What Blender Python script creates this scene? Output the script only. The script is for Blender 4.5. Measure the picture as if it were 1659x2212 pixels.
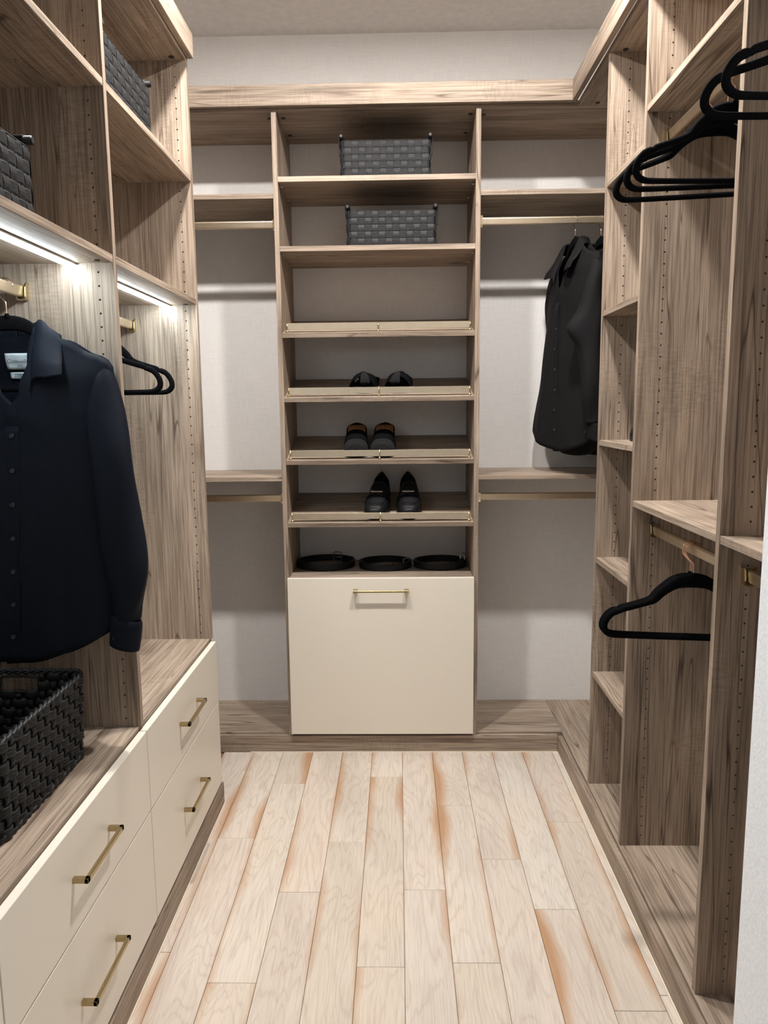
import bpy, bmesh, math, random
from mathutils import Vector, Matrix, noise
random.seed(7)
for o in list(bpy.data.objects): bpy.data.objects.remove(o)
S = bpy.context.scene
COL = S.collection
PI = math.pi

# ------------------------------------------------------------------ camera
cam = bpy.data.cameras.new('camera'); camo = bpy.data.objects.new('camera', cam); COL.objects.link(camo)
R_ = Vector((0.99976686, 0.01889762, -0.01044523)); U_ = Vector((0.00768049, 0.14086751, 0.98999866)); F_ = Vector((-0.02018001, 0.98984808, -0.14068953))
m = Matrix.Identity(4)
for i in range(3):
    m[i][0] = R_[i]; m[i][1] = U_[i]; m[i][2] = -F_[i]
m[0][3], m[1][3], m[2][3] = 0, 0, 1.4561
camo.matrix_world = m
cam.sensor_fit = 'VERTICAL'; cam.sensor_height = 24; cam.lens = 24*1603.09/2212; cam.clip_start = .02
S.camera = camo

# ------------------------------------------------------------------ world, lights, exposure
w = bpy.data.worlds.new('world'); S.world = w; w.use_nodes = True
w.node_tree.nodes['Background'].inputs[0].default_value = (.94, .98, 1.0, 1)
w.node_tree.nodes['Background'].inputs[1].default_value = .42
S.view_settings.view_transform = 'Standard'; S.view_settings.look = 'None'; S.view_settings.gamma = 1
S.view_settings.use_curve_mapping = False
S.view_settings.exposure = 0.08
LAMP_E = 1320.0                                  # radiance of each ceiling puck light
LAMPS = [('left', -.43, 2.0), ('right', .35, 2.0)]   # above the frame; placed by the shadows on the back wall
LED_E = 70.0

# ------------------------------------------------------------------ sizes of the place (metres)
XL, XR, YB, ZC = -1.19, 1.05, 3.35, 3.0          # side walls, back wall, ceiling
XFL, XFR, YT = -.675, .686, 2.987                # front edges: left unit, right unit, back units
TS0, TS1 = 2.568, 2.587                          # top shelf
ZP = .082                                        # platform top
ZN = .638                                        # drawer counter top
YW = 1.22                                        # inner face of the entrance wall
HOLE0 = 2.5487

# ------------------------------------------------------------------ materials
def nt(name):
    mt = bpy.data.materials.new(name); mt.use_nodes = True
    t = mt.node_tree; b = t.nodes['Principled BSDF']
    return mt, t, b
def N(t, ty, **k):
    n = t.nodes.new(ty)
    for a, v in k.items():
        if a.startswith('i_'):
            n.inputs[a[2:].replace('_', ' ')].default_value = v
        else: setattr(n, a, v)
    return n
def ramp(t, fac, stops):
    r = t.nodes.new('ShaderNodeValToRGB')
    e = r.color_ramp.elements
    while len(e) < len(stops): e.new(.5)
    for x, (p, c) in zip(e, stops):
        x.position = p; x.color = c if len(c) == 4 else (*c, 1)
    t.links.new(fac, r.inputs[0]); return r
def mixc(t, fac, a, b, mode='MIX'):
    n = t.nodes.new('ShaderNodeMix'); n.data_type = 'RGBA'; n.blend_type = mode
    for s, v in ((0, fac), (6, a), (7, b)):
        if hasattr(v, 'links'): t.links.new(v, n.inputs[s])
        else: n.inputs[s].default_value = v if s == 0 else ((*v, 1) if len(v) == 3 else v)
    return n.outputs[2]
def mth(t, op, a, b=0.0, clamp=False):
    n = t.nodes.new('ShaderNodeMath'); n.operation = op; n.use_clamp = clamp
    for s, v in ((0, a), (1, b)):
        if hasattr(v, 'links'): t.links.new(v, n.inputs[s])
        else: n.inputs[s].default_value = v
    return n.outputs[0]
def plain(name, col, rough=.5, metal=0.0, **k):
    mt, t, b = nt(name)
    b.inputs['Base Color'].default_value = (*col, 1); b.inputs['Roughness'].default_value = rough; b.inputs['Metallic'].default_value = metal
    for a, v in k.items(): b.inputs[a.replace('_', ' ')].default_value = v
    return mt

def wood(name, axis):
    mt, t, b = nt(name)
    tc = N(t, 'ShaderNodeTexCoord'); oi = N(t, 'ShaderNodeObjectInfo')
    off = N(t, 'ShaderNodeVectorMath', operation='MULTIPLY'); t.links.new(oi.outputs['Random'], off.inputs[0]); off.inputs[1].default_value = (7.3, 9.1, 5.7)
    add = N(t, 'ShaderNodeVectorMath', operation='ADD'); t.links.new(tc.outputs['Object'], add.inputs[0]); t.links.new(off.outputs[0], add.inputs[1])
    def mapped(al, cr):
        mp = N(t, 'ShaderNodeMapping'); sc = [cr, cr, cr]; sc[axis] = al
        mp.inputs['Scale'].default_value = sc; t.links.new(add.outputs[0], mp.inputs[0]); return mp.outputs[0]
    def noi(vec, scale=1, detail=4, rough=.6, dist=0):
        n = N(t, 'ShaderNodeTexNoise', i_Scale=scale, i_Detail=detail, i_Roughness=rough, i_Distortion=dist)
        t.links.new(vec, n.inputs['Vector']); return n.outputs[0]
    big = noi(mapped(1.6, 8), 1, 3, .55, .6)             # broad tone
    fine = noi(mapped(4.5, 240), 1, 4, .62, .15)            # pores
    med = noi(mapped(1.5, 40), 1, 6, .70, .8)           # streaks
    crack = noi(mapped(.55, 13), 1, 2, .5, .7)
    saw = noi(mapped(170, 34), 1, 2, .5, .0)
    smask = noi(mapped(2.6, 5), 1, 1, .5)
    c0 = ramp(t, big, [(.28, (.255, .197, .150)), (.48, (.360, .284, .221)), (.72, (.455, .367, .290))]).outputs[0]
    f1 = ramp(t, fine, [(.36, (.40, .37, .35)), (.55, (1, 1, 1))]).outputs[0]
    c1 = mixc(t, .74, c0, f1, 'MULTIPLY')
    f2 = ramp(t, med, [(.30, (.46, .43, .40)), (.46, (.93, .92, .91)), (.70, (1.22, 1.2, 1.18))]).outputs[0]
    c2 = mixc(t, .72, c1, f2, 'MULTIPLY')
    f3 = ramp(t, crack, [(.4915, (1, 1, 1)), (.4985, (.30, .26, .23)), (.5015, (.30, .26, .23)), (.5085, (1, 1, 1))]).outputs[0]
    cm = mth(t, 'MULTIPLY', ramp(t, smask, [(.40, (0, 0, 0)), (.50, (1, 1, 1))]).outputs[0], .9)
    c3 = mixc(t, cm, c2, f3, 'MULTIPLY')
    sm = mth(t, 'MULTIPLY', ramp(t, smask, [(.36, (1, 1, 1)), (.46, (0, 0, 0))]).outputs[0], .30)
    f4 = ramp(t, saw, [(.40, (.62, .6, .58)), (.6, (1.15, 1.15, 1.15))]).outputs[0]
    crack2 = noi(mapped(.9, 21), 1, 1, .5, .5)
    f5 = ramp(t, crack2, [(.494, (1, 1, 1)), (.499, (.36, .31, .28)), (.501, (.36, .31, .28)), (.506, (1, 1, 1))]).outputs[0]
    c3 = mixc(t, mth(t, 'MULTIPLY', ramp(t, smask, [(.42, (1, 1, 1)), (.54, (0, 0, 0))]).outputs[0], .7), c3, f5, 'MULTIPLY')
    c4 = mixc(t, sm, c3, f4, 'MULTIPLY')
    # a knot here and there
    kv = N(t, 'ShaderNodeMapping'); sc = [3.2]*3; sc[axis] = 1.5; kv.inputs['Scale'].default_value = sc; t.links.new(add.outputs[0], kv.inputs[0])
    vo = N(t, 'ShaderNodeTexVoronoi', i_Scale=1.0); t.links.new(kv.outputs[0], vo.inputs['Vector'])
    kd = mth(t, 'ADD', vo.outputs['Distance'], mth(t, 'MULTIPLY', mth(t, 'SUBTRACT', med, .5), .03))
    kf = ramp(t, kd, [(.010, (.38, .32, .28)), (.034, (.72, .68, .64)), (.075, (1, 1, 1))]).outputs[0]
    c5 = mixc(t, .8, c4, kf, 'MULTIPLY')
    t.links.new(c5, b.inputs['Base Color'])
    b.inputs['Roughness'].default_value = .55; b.inputs['Specular IOR Level'].default_value = .3
    bp = N(t, 'ShaderNodeBump', i_Strength=.22, i_Distance=.0006)
    t.links.new(mixc(t, .5, f1, f2), bp.inputs['Height']); t.links.new(bp.outputs[0], b.inputs['Normal'])
    return mt
WX, WY, WZ = wood('oak_melamine_grain_x', 0), wood('oak_melamine_grain_y', 1), wood('oak_melamine_grain_z', 2)

def wallpaper():
    mt, t, b = nt('linen_wallpaper')
    tc = N(t, 'ShaderNodeTexCoord')
    outs = []
    for sc in ((14, 14, 420), (420, 420, 14)):
        mp = N(t, 'ShaderNodeMapping'); mp.inputs['Scale'].default_value = sc; t.links.new(tc.outputs['Object'], mp.inputs[0])
        n = N(t, 'ShaderNodeTexNoise', i_Scale=1.0, i_Detail=3.0, i_Roughness=.6); t.links.new(mp.outputs[0], n.inputs['Vector']); outs.append(n.outputs[0])
    s = mth(t, 'MULTIPLY', mth(t, 'ADD', *outs), .5)
    t.links.new(ramp(t, s, [(.36, (.69, .668, .648)), (.62, (.79, .768, .748))]).outputs[0], b.inputs['Base Color'])
    b.inputs['Roughness'].default_value = .75
    bp = N(t, 'ShaderNodeBump', i_Strength=.25, i_Distance=.0006); t.links.new(s, bp.inputs['Height']); t.links.new(bp.outputs[0], b.inputs['Normal'])
    return mt
M_WALL = wallpaper()
def rough_paint(name, col, scale, strength):
    mt, t, b = nt(name)
    tc = N(t, 'ShaderNodeTexCoord'); n = N(t, 'ShaderNodeTexNoise', i_Scale=scale, i_Detail=3.0); t.links.new(tc.outputs['Object'], n.inputs['Vector'])
    a = tuple(c*.96 for c in col); c2 = tuple(min(1, c*1.04) for c in col)
    t.links.new(ramp(t, n.outputs[0], [(.35, a), (.65, c2)]).outputs[0], b.inputs['Base Color'])
    b.inputs['Roughness'].default_value = .85
    bp = N(t, 'ShaderNodeBump', i_Strength=strength, i_Distance=.002); t.links.new(n.outputs[0], bp.inputs['Height']); t.links.new(bp.outputs[0], b.inputs['Normal'])
    return mt
M_CEIL = rough_paint('ceiling_paint', (.79, .76, .73), 30, .05)
M_WHITE = rough_paint('white_textured_paint', (.88, .91, .95), 170, .3)
def satin():
    mt, t, b = nt('cream_satin_laminate')
    tc = N(t, 'ShaderNodeTexCoord'); n = N(t, 'ShaderNodeTexNoise', i_Scale=900.0, i_Detail=1.0); t.links.new(tc.outputs['Object'], n.inputs['Vector'])
    t.links.new(ramp(t, n.outputs[0], [(.3, (.735, .678, .585)), (.7, (.775, .718, .625))]).outputs[0], b.inputs['Base Color'])
    b.inputs['Roughness'].default_value = .33; b.inputs['Specular IOR Level'].default_value = .4
    return mt
M_CREAM = satin()
def brushed(name, col, rough, sc):
    mt, t, b = nt(name)
    tc = N(t, 'ShaderNodeTexCoord'); mp = N(t, 'ShaderNodeMapping'); mp.inputs['Scale'].default_value = sc; t.links.new(tc.outputs['Object'], mp.inputs[0])
    n = N(t, 'ShaderNodeTexNoise', i_Scale=1.0, i_Detail=2.0); t.links.new(mp.outputs[0], n.inputs['Vector'])
    t.links.new(ramp(t, n.outputs[0], [(.3, tuple(c*.93 for c in col)), (.7, col)]).outputs[0], b.inputs['Base Color'])
    b.inputs['Metallic'].default_value = 1; b.inputs['Roughness'].default_value = rough
    return mt
M_BRASS = brushed('brushed_brass', (.46, .365, .20), .30, (40, 40, 40))
M_ROD = brushed('champagne_metal', (.74, .62, .46), .36, (30, 30, 30))
M_POL = brushed('polished_brass', (.80, .66, .40), .16, (20, 20, 20))
M_COPPER = brushed('rose_gold_wire', (.86, .56, .42), .22, (20, 20, 20))
M_STEEL = plain('steel_pin', (.7, .68, .64), .25, 1.0)
M_CAP = plain('brown_plastic_cap', (.028, .018, .012), .5)
M_HOLE = plain('bare_particleboard', (.30, .22, .15), .9)
def fabric(name, a, bcol, scale, rough, bump, sheen=.2, aniso=None, spec=.25):
    mt, t, b = nt(name)
    tc = N(t, 'ShaderNodeTexCoord'); mp = N(t, 'ShaderNodeMapping'); mp.inputs['Scale'].default_value = aniso or (1, 1, 1); t.links.new(tc.outputs['Object'], mp.inputs[0])
    n = N(t, 'ShaderNodeTexNoise', i_Scale=scale, i_Detail=3.0); t.links.new(mp.outputs[0], n.inputs['Vector'])
    t.links.new(ramp(t, n.outputs[0], [(.35, a), (.65, bcol)]).outputs[0], b.inputs['Base Color'])
    b.inputs['Roughness'].default_value = rough
    b.inputs['Specular IOR Level'].default_value = spec; b.inputs['Sheen Weight'].default_value = sheen; b.inputs['Sheen Roughness'].default_value = .5
    bp = N(t, 'ShaderNodeBump', i_Strength=bump, i_Distance=.001); t.links.new(n.outputs[0], bp.inputs['Height']); t.links.new(bp.outputs[0], b.inputs['Normal'])
    return mt
M_VELVET = fabric('black_velvet', (.003, .003, .0035), (.006, .006, .007), 400, .95, .1, .0, None, .04)
M_SHIRT = fabric('black_cotton_led_tint', (.0065, .0080, .0125), (.0100, .0125, .0190), 700, .6, .08, .0, None, .06)  # black cotton with the LED strip's bluish light put into its colour
M_SHIRT2 = fabric('black_cotton', (.0085, .0078, .0085), (.013, .012, .013), 700, .75, .08, .0, None, .08)
M_STRAP = fabric('black_woven_strap', (.009, .009, .0095), (.024, .024, .025), 60, .55, .3, .0, (1, 1, 9), .18)
M_STRAP2 = fabric('black_strap_painted_sheen', (.013, .013, .0135), (.032, .032, .033), 60, .5, .3, .0, (9, 9, 1), .20)  # warp straps: their sheen is painted in as a lighter base colour
M_RUSH = fabric('black_rush_cord', (.006, .006, .0065), (.020, .020, .021), 90, .45, .9, .0, (1, 1, 8), .28)
M_LINER = plain('black_basket_lining', (.012, .012, .012), .9)
M_LEATHER = fabric('black_leather', (.005, .005, .0055), (.010, .010, .011), 300, .46, .12, .0)
M_SUEDE = fabric('charcoal_suede', (.011, .0105, .011), (.018, .0175, .0185), 500, .95, .2, .05, None, .08)
M_MATTE = fabric('black_matte_cloth', (.003, .003, .0033), (.006, .006, .0066), 300, .9, .2, .0, None, .03)
M_TAN = fabric('tan_footbed', (.24, .105, .040), (.36, .165, .068), 120, .7, .1, .0)
M_SOLE = plain('grey_rubber_sole', (.15, .148, .145), .7)
M_BSOLE = plain('black_rubber_sole', (.008, .008, .008), .5)
M_TAG = plain('pale_label_cloth', (.62, .70, .74), .8)
M_INK = plain('label_ink', (.10, .12, .14), .8)
M_BTN = plain('smoke_button', (.022, .023, .028), .3)
M_BEAD = plain('pale_sealant', (.78, .70, .58), .6)
mt, t, b = nt('led_diffuser'); b.inputs['Base Color'].default_value = (.9, .9, .9, 1); b.inputs['Emission Color'].default_value = (.80, .93, 1.0, 1); b.inputs['Emission Strength'].default_value = LED_E; M_LED = mt
mt, t, b = nt('downlight_lens'); b.inputs['Emission Color'].default_value = (1, .965, .925, 1); b.inputs['Emission Strength'].default_value = LAMP_E; M_LENS = mt

def plank_mat():
    mt, t, b = nt('whitewashed_oak_plank')
    uv = N(t, 'ShaderNodeUVMap'); uv.uv_map = 'UVMap'                      # u across 0..1, v along in metres
    oi = N(t, 'ShaderNodeObjectInfo'); tc = N(t, 'ShaderNodeTexCoord')
    sp = N(t, 'ShaderNodeSeparateXYZ'); t.links.new(uv.outputs[0], sp.inputs[0])
    u, v = sp.outputs[0], sp.outputs[1]; rnd = oi.outputs['Random']
    off = N(t, 'ShaderNodeVectorMath', operation='MULTIPLY'); t.links.new(rnd, off.inputs[0]); off.inputs[1].default_value = (31, 47, 11)
    add = N(t, 'ShaderNodeVectorMath', operation='ADD'); t.links.new(tc.outputs['Object'], add.inputs[0]); t.links.new(off.outputs[0], add.inputs[1])
    def noi(sc, detail=3, rough=.55, dist=0):
        mp = N(t, 'ShaderNodeMapping'); mp.inputs['Scale'].default_value = sc; t.links.new(add.outputs[0], mp.inputs[0])
        n = N(t, 'ShaderNodeTexNoise', i_Scale=1.0, i_Detail=detail, i_Roughness=rough, i_Distortion=dist); t.links.new(mp.outputs[0], n.inputs['Vector']); return n.outputs[0]
    # cathedral grain: contour lines of a stretched field
    field = noi((9, 1.5, 1), 2, .45, .5)
    rings = mth(t, 'FRACT', mth(t, 'MULTIPLY', mth(t, 'ADD', field, mth(t, 'MULTIPLY', noi((60, 9, 1), 3, .6), .05)), 17))
    line = ramp(t, rings, [(0, (.74, .69, .64)), (.13, (.93, .91, .89)), (.3, (1, 1, 1)), (.8, (1, 1, 1)), (1, (.80, .76, .72))]).outputs[0]
    pores = ramp(t, noi((260, 9, 1), 3, .6), [(.36, (.80, .76, .72)), (.55, (1, 1, 1))]).outputs[0]
    tone = ramp(t, rnd, [(0, (.64, .56, .475)), (.3, (.695, .62, .54)), (.6, (.67, .585, .51)), (1, (.72, .66, .59))]).outputs[0]
    cloud = ramp(t, noi((5, 1.6, 1), 3, .5), [(.32, (.86, .84, .83)), (.5, (1, 1, 1)), (.72, (1.06, 1.01, .96))]).outputs[0]
    c = mixc(t, .5, tone, line, 'MULTIPLY'); c = mixc(t, .55, c, pores, 'MULTIPLY'); c = mixc(t, .8, c, cloud, 'MULTIPLY')
    # orange-brown staining that creeps in from the long edges
    def edge(uu, s):
        off2 = N(t, 'ShaderNodeCombineXYZ'); t.links.new(mth(t, 'ADD', mth(t, 'MULTIPLY', v, 1.25), mth(t, 'MULTIPLY', rnd, 91 + s*17)), off2.inputs[0]); off2.inputs[1].default_value = s
        n = N(t, 'ShaderNodeTexNoise', i_Scale=1.0, i_Detail=2.0); t.links.new(off2.outputs[0], n.inputs['Vector'])
        reach = mth(t, 'MULTIPLY', mth(t, 'SUBTRACT', n.outputs[0], .455), 1.5, )
        reach = mth(t, 'ADD', reach, mth(t, 'MULTIPLY', mth(t, 'SUBTRACT', noi((90, 8, 1), 2), .5), .14))
        d = mth(t, 'SUBTRACT', reach, uu)
        return ramp(t, d, [(0, (0, 0, 0)), (.09, (.36, .36, .36)), (.26, (1, 1, 1))]).outputs[0]
    e = mth(t, 'MAXIMUM', edge(u, 1.3), edge(mth(t, 'SUBTRACT', 1.0, u), 5.1))
    e = mth(t, 'MULTIPLY', e, .85)
    c = mixc(t, e, c, (.45, .235, .110))
    t.links.new(c, b.inputs['Base Color']); b.inputs['Roughness'].default_value = .5; b.inputs['Specular IOR Level'].default_value = .3
    bp = N(t, 'ShaderNodeBump', i_Strength=.15, i_Distance=.0005); t.links.new(mixc(t, .5, line, pores), bp.inputs['Height']); t.links.new(bp.outputs[0], b.inputs['Normal'])
    return mt
M_PLANK = plank_mat()
M_GAP = plain('floor_joint', (.20, .12, .07), .9)

# ------------------------------------------------------------------ object helpers
def link(name, bm, mat, parent=None, smooth=False, local=False):
    me = bpy.data.meshes.new(name)
    bmesh.ops.recalc_face_normals(bm, faces=bm.faces[:])
    bm.to_mesh(me); bm.free()
    for mm in (mat if isinstance(mat, (list, tuple)) else [mat]): me.materials.append(mm)
    if smooth:
        for p in me.polygons: p.use_smooth = True
    o = bpy.data.objects.new(name, me); COL.objects.link(o)
    if parent:
        o.parent = parent
        if not local: o.location = -parent.location            # mesh data is in world coordinates
    return o
def tag(o, label, cat, group=None):
    o['label'] = label; o['category'] = cat
    if group: o['group'] = group
    return o
def structure(o, label=None, cat=None):
    o['kind'] = 'structure'
    if label: o['label'] = label; o['category'] = cat
    return o
def thing(name, loc, label, cat, group=None, rz=0, rx=0):
    o = bpy.data.objects.new(name, None); COL.objects.link(o); o.location = loc; o.rotation_euler = (rx, 0, rz); o.empty_display_size = .05
    if rx: o.rotation_mode = 'ZYX'                              # turn on the shelf first, then lean with it
    return tag(o, label, cat, group)
def box(bm, x0, x1, y0, y1, z0, z1, bev=.0008, seg=1):
    vs = [bm.verts.new((x, y, z)) for x in (x0, x1) for y in (y0, y1) for z in (z0, z1)]
    fs = [bm.faces.new([vs[i] for i in q]) for q in ((0, 1, 3, 2), (4, 6, 7, 5), (0, 4, 5, 1), (2, 3, 7, 6), (0, 2, 6, 4), (1, 5, 7, 3))]
    if bev:
        es = list({e for f in fs for e in f.edges})
        bmesh.ops.bevel(bm, geom=es, offset=bev, segments=seg, affect='EDGES', profile=.5)
def board(name, parent, x0, x1, y0, y1, z0, z1, mat, bev=.0008, seg=1, local=False):
    bm = bmesh.new(); box(bm, x0, x1, y0, y1, z0, z1, bev, seg)
    return link(name, bm, mat, parent, local=local)
def hole_panel(name, parent, x0, x1, y0, y1, z0, z1, xh, zs):
    """upright board whose face at y0 is drilled with a column of shelf-pin holes"""
    bm = bmesh.new(); a = .016; r = .0026
    def q(*p): return bm.faces.new([bm.verts.new(c) for c in p])
    X0, X1 = xh-a, xh+a
    q((x0, y0, z0), (X0, y0, z0), (X0, y0, z1), (x0, y0, z1)); q((X1, y0, z0), (x1, y0, z0), (x1, y0, z1), (X1, y0, z1))
    zs = sorted(z for z in zs if z0+a < z < z1-a); cur = z0
    for z in zs:
        if z-a > cur+1e-5: q((X0, y0, cur), (X1, y0, cur), (X1, y0, z-a), (X0, y0, z-a))
        sq = [(X1, z), (X1, z+a), (xh, z+a), (X0, z+a), (X0, z), (X0, z-a), (xh, z-a), (X1, z-a)]
        ov = [bm.verts.new((p, y0, s)) for p, s in sq]
        iv = [bm.verts.new((xh+r*math.cos(k*PI/4), y0, z+r*math.sin(k*PI/4))) for k in range(8)]
        dv = [bm.verts.new((c.co.x, y0+.0145, c.co.z)) for c in iv]
        for k in range(8):
            n = (k+1) % 8
            bm.faces.new((ov[k], ov[n], iv[n], iv[k]))
            bm.faces.new((iv[k], iv[n], dv[n], dv[k])).material_index = 1
        bm.faces.new(dv).material_index = 1
        cur = z+a
    if cur < z1: q((X0, y0, cur), (X1, y0, cur), (X1, y0, z1), (X0, y0, z1))
    q((x0, y1, z0), (x0, y1, z1), (x1, y1, z1), (x1, y1, z0))
    q((x0, y0, z0), (x0, y0, z1), (x0, y1, z1), (x0, y1, z0)); q((x1, y0, z0), (x1, y1, z0), (x1, y1, z1), (x1, y0, z1))
    q((x0, y0, z0), (x0, y1, z0), (x1, y1, z0), (x1, y0, z0)); q((x0, y0, z1), (x1, y0, z1), (x1, y1, z1), (x0, y1, z1))
    for f in bm.faces: f.normal_update()
    # orient: outward from the board, holes face the opening
    for f in bm.faces:
        c = f.calc_center_median(); n = f.normal
        if f.material_index == 1:
            tgt = Vector((0, -1, 0)) if abs(n.y) > .5 else Vector((xh-c.x, 0, min(zs, key=lambda z: abs(z-c.z))-c.z))
        elif abs(c.y-y0) < 1e-5: tgt = Vector((0, -1, 0))
        else: tgt = c-Vector(((x0+x1)/2, (y0+y1)/2, (z0+z1)/2))
        if n.dot(tgt) < 0: f.normal_flip()
    me = bpy.data.meshes.new(name); bm.to_mesh(me); bm.free(); me.materials.append(WZ); me.materials.append(M_HOLE)
    o = bpy.data.objects.new(name, me); COL.objects.link(o); o.parent = parent; o.location = -parent.location
    return o
def tube(bm, pts, rad, seg=8, closed=False, flat=None, up=Vector((0, 0, 1)), cap=True):
    """sweep an ellipse (rad along the in-plane normal, flat along the binormal)"""
    n = len(pts); rings = []
    for i, p in enumerate(pts):
        p = Vector(p)
        a = Vector(pts[(i-1) % n] if closed or i else pts[0]); c = Vector(pts[(i+1) % n] if closed or i < n-1 else pts[-1])
        d = (c-a).normalized()
        s = d.cross(up)
        if s.length < 1e-4: s = d.cross(Vector((1, 0, 0)))
        s.normalize(); q = s.cross(d).normalized()
        r = rad[i] if isinstance(rad, (list, tuple)) else rad
        fl = (flat[i] if isinstance(flat, (list, tuple)) else flat) if flat else r
        rings.append([bm.verts.new(p + q*(r*math.cos(2*PI*k/seg)) + s*(fl*math.sin(2*PI*k/seg))) for k in range(seg)])
    for i in range(n if closed else n-1):
        A, B = rings[i], rings[(i+1) % n]
        for k in range(seg): bm.faces.new((A[k], A[(k+1) % seg], B[(k+1) % seg], B[k]))
    if not closed and cap: bm.faces.new(rings[0][::-1]); bm.faces.new(rings[-1])
def spline(ctrl, n, closed=False):
    """Catmull-Rom through control tuples of any length"""
    out = []; m_ = len(ctrl); segs = m_ if closed else m_-1
    for k in range(n if closed else n+1):
        f = k/n*segs; i = min(int(f), segs-1); u = f-i
        g = lambda j: ctrl[j % m_] if closed else ctrl[max(0, min(m_-1, j))]
        p0, p1, p2, p3 = g(i-1), g(i), g(i+1), g(i+2)
        out.append(tuple(.5*(2*b+(c-a)*u+(2*a-5*b+4*c-d)*u*u+(3*b-a-3*c+d)*u**3) for a, b, c, d in zip(p0, p1, p2, p3)))
    return out
def interp(xs, ys, x):
    if x <= xs[0]: return ys[0]
    for i in range(len(xs)-1):
        if x <= xs[i+1]:
            u = (x-xs[i])/(xs[i+1]-xs[i]); u = u*u*(3-2*u)
            return ys[i]+(ys[i+1]-ys[i])*u
    return ys[-1]
def disc(bm, c, r, h, axis='z', seg=16):
    mtx = Matrix.Translation(c) @ ({'z': Matrix.Identity(4), 'y': Matrix.Rotation(PI/2, 4, 'X'), 'x': Matrix.Rotation(PI/2, 4, 'Y')}[axis])
    bmesh.ops.create_cone(bm, cap_ends=True, segments=seg, radius1=r, radius2=r, depth=h, matrix=mtx)
def copy_tree(o, parent=None):
    c = o.copy(); COL.objects.link(c)
    if parent: c.parent = parent
    for ch in o.children: copy_tree(ch, c)
    return c

# ------------------------------------------------------------------ the room
def slab(name, *a, mat=None):
    bm = bmesh.new(); box(bm, *a, bev=0); return link(name, bm, mat)
YF = -1.6
structure(slab('wall_back', XL-.1, XR+.1, YB, YB+.1, 0, ZC, mat=M_WALL))
structure(slab('wall_left', XL-.1, XL, YF, YB, 0, ZC, mat=M_WALL))
structure(slab('wall_right', XR, XR+.1, YW, YB, 0, ZC, mat=M_WALL))
structure(slab('wall_entrance', .602, 1.9, YW-.13, YW, 0, ZC, mat=M_WHITE))
structure(slab('ceiling', XL-.1, 1.9, YF, YB+.1, ZC, ZC+.1, mat=M_CEIL))
fl = structure(slab('floor', XL-.1, 1.9, YF, YB+.1, -.06, -.004, mat=M_GAP))
PW = .1267
JO = {-6: [2.825, 1.81], -5: [2.347], -4: [2.717, 1.703], -3: [2.062], -2: [2.322], -1: [2.771, 1.76], 0: [2.074], 1: [2.556], 2: [2.229], 3: [1.988], 4: [2.447], 5: [2.68, 1.67]}
for c in range(-6, 6):
    x0 = .006+PW*c; js = [2.99]+JO[c]; y = js[-1]
    while y > YF: y -= random.uniform(.75, 1.25); js.append(max(y, YF))
    for ya, yb in zip(js[1:], js[:-1]):
        bm = bmesh.new(); g = .0006
        box(bm, x0+g, x0+PW-g, ya+g, yb-g, -.012, random.uniform(-.0003, .0002), bev=.0009)
        ul = bm.loops.layers.uv.new('UVMap')
        for f in bm.faces:
            for l in f.loops: l[ul].uv = ((l.vert.co.x-x0)/PW, l.vert.co.y)
        link('plank', bm, M_PLANK, fl)
for side_, x, y in LAMPS:                                          # surface-mounted puck lights
    d = thing('ceiling_light_%s_offscreen' % side_, (x, y, ZC), 'small round ceiling puck light over the aisle, nearer the '+('drawers' if x < 0 else 'open shelving'), 'light', 'ceiling lights over the aisle')
    bm = bmesh.new(); disc(bm, (0, 0, -.012), .062, .024, 'z', 32); bmesh.ops.bevel(bm, geom=[e for e in bm.edges if abs(e.verts[0].co.z-e.verts[1].co.z) < 1e-6 and e.verts[0].co.z < -.02], offset=.004, segments=2, affect='EDGES'); link('housing', bm, M_WHITE, d, local=True)
    bm = bmesh.new(); disc(bm, (0, 0, -.0245), .054, .003, 'z', 24); link('diffuser_%s_offscreen' % side_, bm, M_LENS, d, local=True)

# kick boards
def kick(name, x0, x1, y0, y1, z1, mat, bead):
    o = structure(board(name, None, x0, x1, y0, y1, 0, z1, mat))
    bm = bmesh.new(); box(bm, *bead, -.001, .0035, bev=0); link('sealant_bead', bm, M_BEAD, o)
kick('baseboard_back', XL, .6627, 2.983, 3.002, .074, WX, (-.64, .6627, 2.980, 2.9835))
kick('baseboard_right', .6627, .682, YW, 2.983, .074, WY, (.659, .6632, YW, 2.983))
kick('baseboard_left', -.677, -.658, .36, 2.576, .083, WY, (-.6585, -.655, .36, 2.576))
# crown fascia
structure(board('trim_1', None, XL, .657, 2.957, 2.976, 2.576, 2.650, WX))
structure(board('trim_2', None, .657, .676, YW, 2.976, 2.576, 2.650, WY))
structure(board('trim_3', None, -.674, -.655, .36, 2.576, 2.578, 2.652, WY))

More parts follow.
